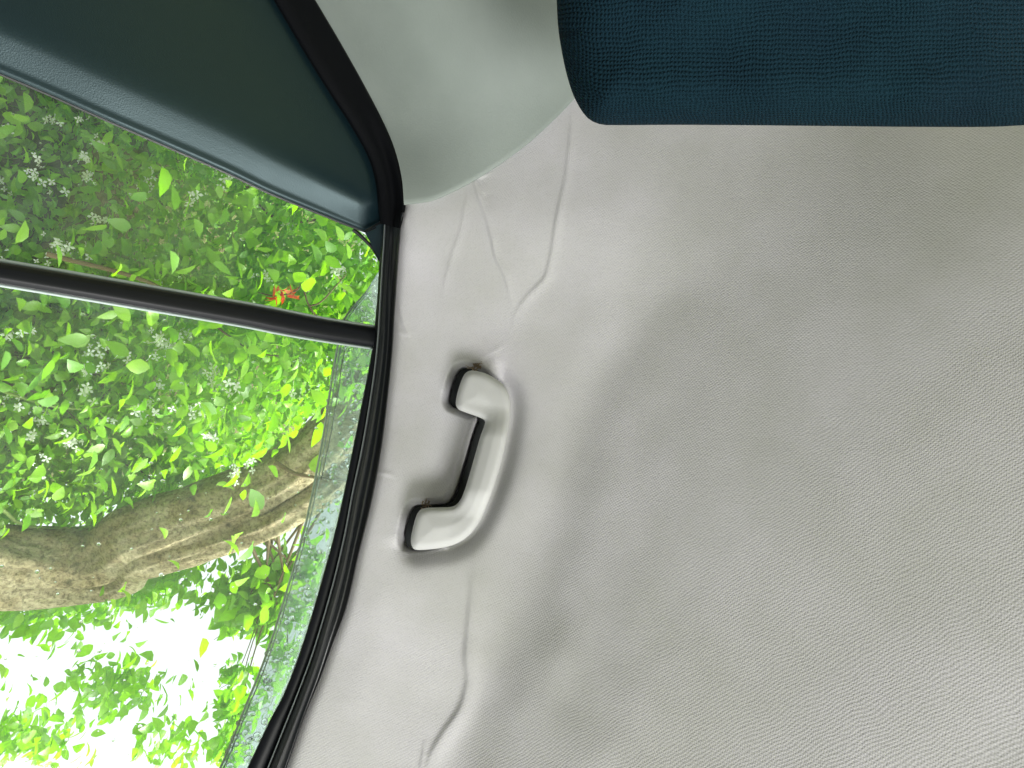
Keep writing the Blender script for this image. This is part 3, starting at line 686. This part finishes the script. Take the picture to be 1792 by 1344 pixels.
# the rest of the cabin shell near the eye: carpeted floor and the lower half of the door
MCARPET = grained('dark_carpet', (.05, .05, .052), .95, 400, .001, .1)
MCARD = grained('door_card_vinyl', (.06, .065, .068), .6, 500, .0002, .3)
bm = bmesh.new(); bmesh.ops.create_cube(bm, size=1)
for v in bm.verts: v.co = Vector((.30+v.co.x*1.9, .25+v.co.y*3.6, -.80+v.co.z*.04))
me = bpy.data.meshes.new('cabin_floor'); bm.to_mesh(me); bm.free(); me.materials.append(MCARPET)
tag(link(bpy.data.objects.new('cabin_floor', me)), 'dark carpeted cabin floor', kind='structure')
e1_ = nrm(np.cross(NP, (0, 1, 0)));  e1_ = e1_ if e1_[2] < 0 else -e1_
c0 = NP*(CP-.012); k0 = (c0[2]-(-.12))/-e1_[2]; k1 = (c0[2]+.80)/-e1_[2]
vs_ = []
for yy in (-1.2, 1.5):
    for kk, oo in ((k0, 0), (k0, -.05), (k1, 0), (k1, -.05)): vs_.append(c0+e1_*kk+NP*oo+np.array((0, yy, 0)))
bm = bmesh.new(); bv_ = [bm.verts.new(v) for v in vs_]; bmesh.ops.convex_hull(bm, input=bv_); bmesh.ops.recalc_face_normals(bm, faces=bm.faces)
me = bpy.data.meshes.new('door_card'); bm.to_mesh(me); bm.free(); me.materials.append(MCARD); under(link(bpy.data.objects.new('door_card', me)), door)
s4, _ = shrub('leafy_shrub', 'lower green shrub filling in just above and behind the leaning tree trunk', 170, 850, 300, 60, 2.0, 2.4, 4500, 14, .045, 0, clump=20)
def petals(name, n, seed, region, parent, size=.012):
    r = np.random.default_rng(seed); V = []; F = []
    for k in range(n):
        x, y, t = region(r); c = pt(x, y, t)
        for q in range(r.integers(3, 9)):
            cc = c+r.normal(0, .012, 3); nn = nrm(-D+r.normal(0, .5, 3)); e1 = nrm(np.cross(nn, r.normal(0, 1, 3))); e2 = np.cross(nn, e1); s = size*r.uniform(.6, 1.2)
            for a in range(4):
                an = a*math.pi/2; d1 = e1*math.cos(an)+e2*math.sin(an); d2 = -e1*math.sin(an)+e2*math.cos(an); b = len(V)
                V += [cc, cc+d1*s*.6+d2*s*.3, cc+d1*s+nn*s*.15, cc+d1*s*.6-d2*s*.3]; F.append((b, b+1, b+2, b+3))
    o = mesh_obj(name, V, F, MFLO, smooth=False); under(o, parent); o['kind'] = 'stuff'
def freg(r):
    if r.random() < .45: return r.uniform(30, 640), r.uniform(300, 530), r.uniform(1.45, 1.75)
    return r.uniform(30, 560), r.uniform(570, 820), r.uniform(1.4, 1.7)
petals('white_flower', 42, 21, lambda r: (r.uniform(0, 650), r.uniform(200, 530), r.uniform(1.45, 1.75)), s1)
petals('white_flower', 42, 22, lambda r: (r.uniform(0, 560), r.uniform(580, 830), r.uniform(1.4, 1.7)), s2)
# red sprig
rs = empty('red_leaved_sprig', pt(505, 518, 1.27), 'small sprig of red leaves among the green just behind the divider bar', 'sprig')
r = np.random.default_rng(31)
P = pt(r.normal(0, 1, 26)*9+np.where(np.arange(26) < 15, 486, 512), r.normal(517, 4, 26), r.normal(1.27, .01, 26)); leaf_parts(P, r.uniform(.016, .030, 26), r, MRED, rs, tilt=1.0, wid=.6)
tube3('stem', [pt(452, 512, 1.28), pt(485, 518, 1.27), pt(520, 508, 1.27), pt(528, 498, 1.27), pt(541, 536, 1.28), pt(560, 560, 1.30)], [.0012, .0016, .0016, .0015, .002, .0026], MTWIG, rs)
tube3('stem', [pt(541, 536, 1.28), pt(562, 528, 1.28), pt(590, 498, 1.27), pt(606, 480, 1.27)], [.002, .0014, .001], MTWIG, rs)
# tree
mb, tb, bb = mat('mossy_bark', (.3, .25, .15), .9, .2)
tc = N(tb, 'ShaderNodeTexCoord'); mp = N(tb, 'ShaderNodeMapping'); tb.links.new(tc.outputs['Object'], mp.inputs[0])
n1 = N(tb, 'ShaderNodeTexNoise', Scale=11.0, Detail=7.0, Roughness=.7); n2 = N(tb, 'ShaderNodeTexNoise', Scale=75.0, Detail=6.0, Roughness=.75)
tb.links.new(mp.outputs[0], n1.inputs['Vector']); tb.links.new(mp.outputs[0], n2.inputs['Vector'])
rm = ramp(tb, n1.outputs[0], [(.3, (.16, .12, .07)), (.40, (.56, .44, .25)), (.58, (.78, .66, .43)), (.78, (.46, .42, .17))]); rm2 = ramp(tb, n2.outputs[0], [(.38, (.22, .19, .15)), (.56, (1, 1, 1))])
mx = N(tb, 'ShaderNodeMix', data_type='RGBA', blend_type='MULTIPLY'); mx.inputs[0].default_value = .8; tb.links.new(rm.outputs[0], mx.inputs[6]); tb.links.new(rm2.outputs[0], mx.inputs[7]); tb.links.new(mx.outputs[2], bb.inputs['Base Color'])
bp = N(tb, 'ShaderNodeBump', Strength=1.0, Distance=.030); tb.links.new(n2.outputs[0], bp.inputs['Height']); tb.links.new(bp.outputs[0], bb.inputs['Normal'])
p0, p1 = pt(392, 880, 1.8), pt(100, 980, 1.85); dn = nrm(p1-p0)
foot = p1+np.array((dn[0]*.25, dn[1]*.25, -1.1-p1[2]-.05))
tree = empty('tree', foot, 'mossy tan tree trunk with two limbs leaning up across the big pane', 'tree')
tube3('trunk', [foot, (foot+p1)/2+(-.04, 0, 0), p1, pt(250, 925, 1.8), p0, pt(470, 842, 1.78), pt(540, 800, 1.76), pt(600, 742, 1.75), pt(660, 670, 1.74), pt(760, 560, 1.8), pt(900, 400, 2.2)], [.2, .17, .14, .12, .10, .088, .085, .082, .078, .07, .05], mb, tree, 48, 220, .34, 1)
tube3('limb', [foot+(0, .1, 0), pt(60, 1030, 1.84), pt(250, 980, 1.82), pt(392, 942, 1.8), pt(470, 915, 1.78), pt(530, 880, 1.78), pt(600, 825, 1.8), pt(700, 720, 1.9), pt(860, 560, 2.2)], [.12, .10, .085, .066, .056, .052, .045, .04, .03], mb, tree, 40, 200, .36, 7)
r = np.random.default_rng(41)
CL = [(430, 1040, 60, 45, 420), (500, 1010, 45, 35, 300), (545, 1000, 30, 30, 150), (470, 1080, 40, 28, 160), (404, 1095, 22, 16, 40), (415, 1180, 26, 22, 60), (410, 1240, 30, 45, 160), (400, 1310, 28, 40, 120), (540, 1060, 30, 40, 120), (500, 1150, 30, 30, 70), (480, 1220, 40, 50, 50),
      (250, 1020, 90, 40, 350), (80, 1060, 110, 60, 400), (200, 1200, 90, 50, 240), (60, 1290, 90, 60, 240), (300, 1300, 60, 50, 100), (600, 1180, 60, 80, 120), (-150, 1150, 120, 130, 400)]
PP = []
for cx, cy, a, b, n in CL:
    x = r.normal(cx, a*.55, n); y = r.normal(cy, b*.5, n); PP.append(pt(x, y, r.normal(2.2, .12, n)))
PP = np.vstack(PP); dd = PP@D; x = PP@R/dd*FPX+CX; vis = (x > 380) & (x < 640); o_ = np.argsort(np.where(vis, dd, 99))
leaf_parts(PP[o_[:280]], r.uniform(.04, .075, 280), r, ML2, tree, wid=1.15)
o = under(leaves('foliage', PP[o_[280:]], r.uniform(.035, .07, len(PP)-280), r, ML2, None, wid=1.15), tree); o['kind'] = 'stuff'
for k in range(11):
    cx, cy, a, b, n = CL[k % len(CL)]
    xs_ = r.uniform(430, 600); tube3('twig', [pt(xs_, float(np.interp(xs_, [392, 470, 530, 600], [950, 925, 890, 835])), 1.8), pt((cx+500)/2, (cy+940)/2, 2.1), pt(cx, cy, 2.2), pt(cx-30, cy+25, 2.22)], [.006, .004, .002, .001], MTWIG, tree)
# ground plants at the foot of the trunk, in front
hp, _ = shrub('low_plant', 'fresh green sprig of toothed leaves in front of the leaning trunk', 470, 880, 36, 14, 1.5, 1.6, 46, 51, .05, 46, clump=3, ns=0)
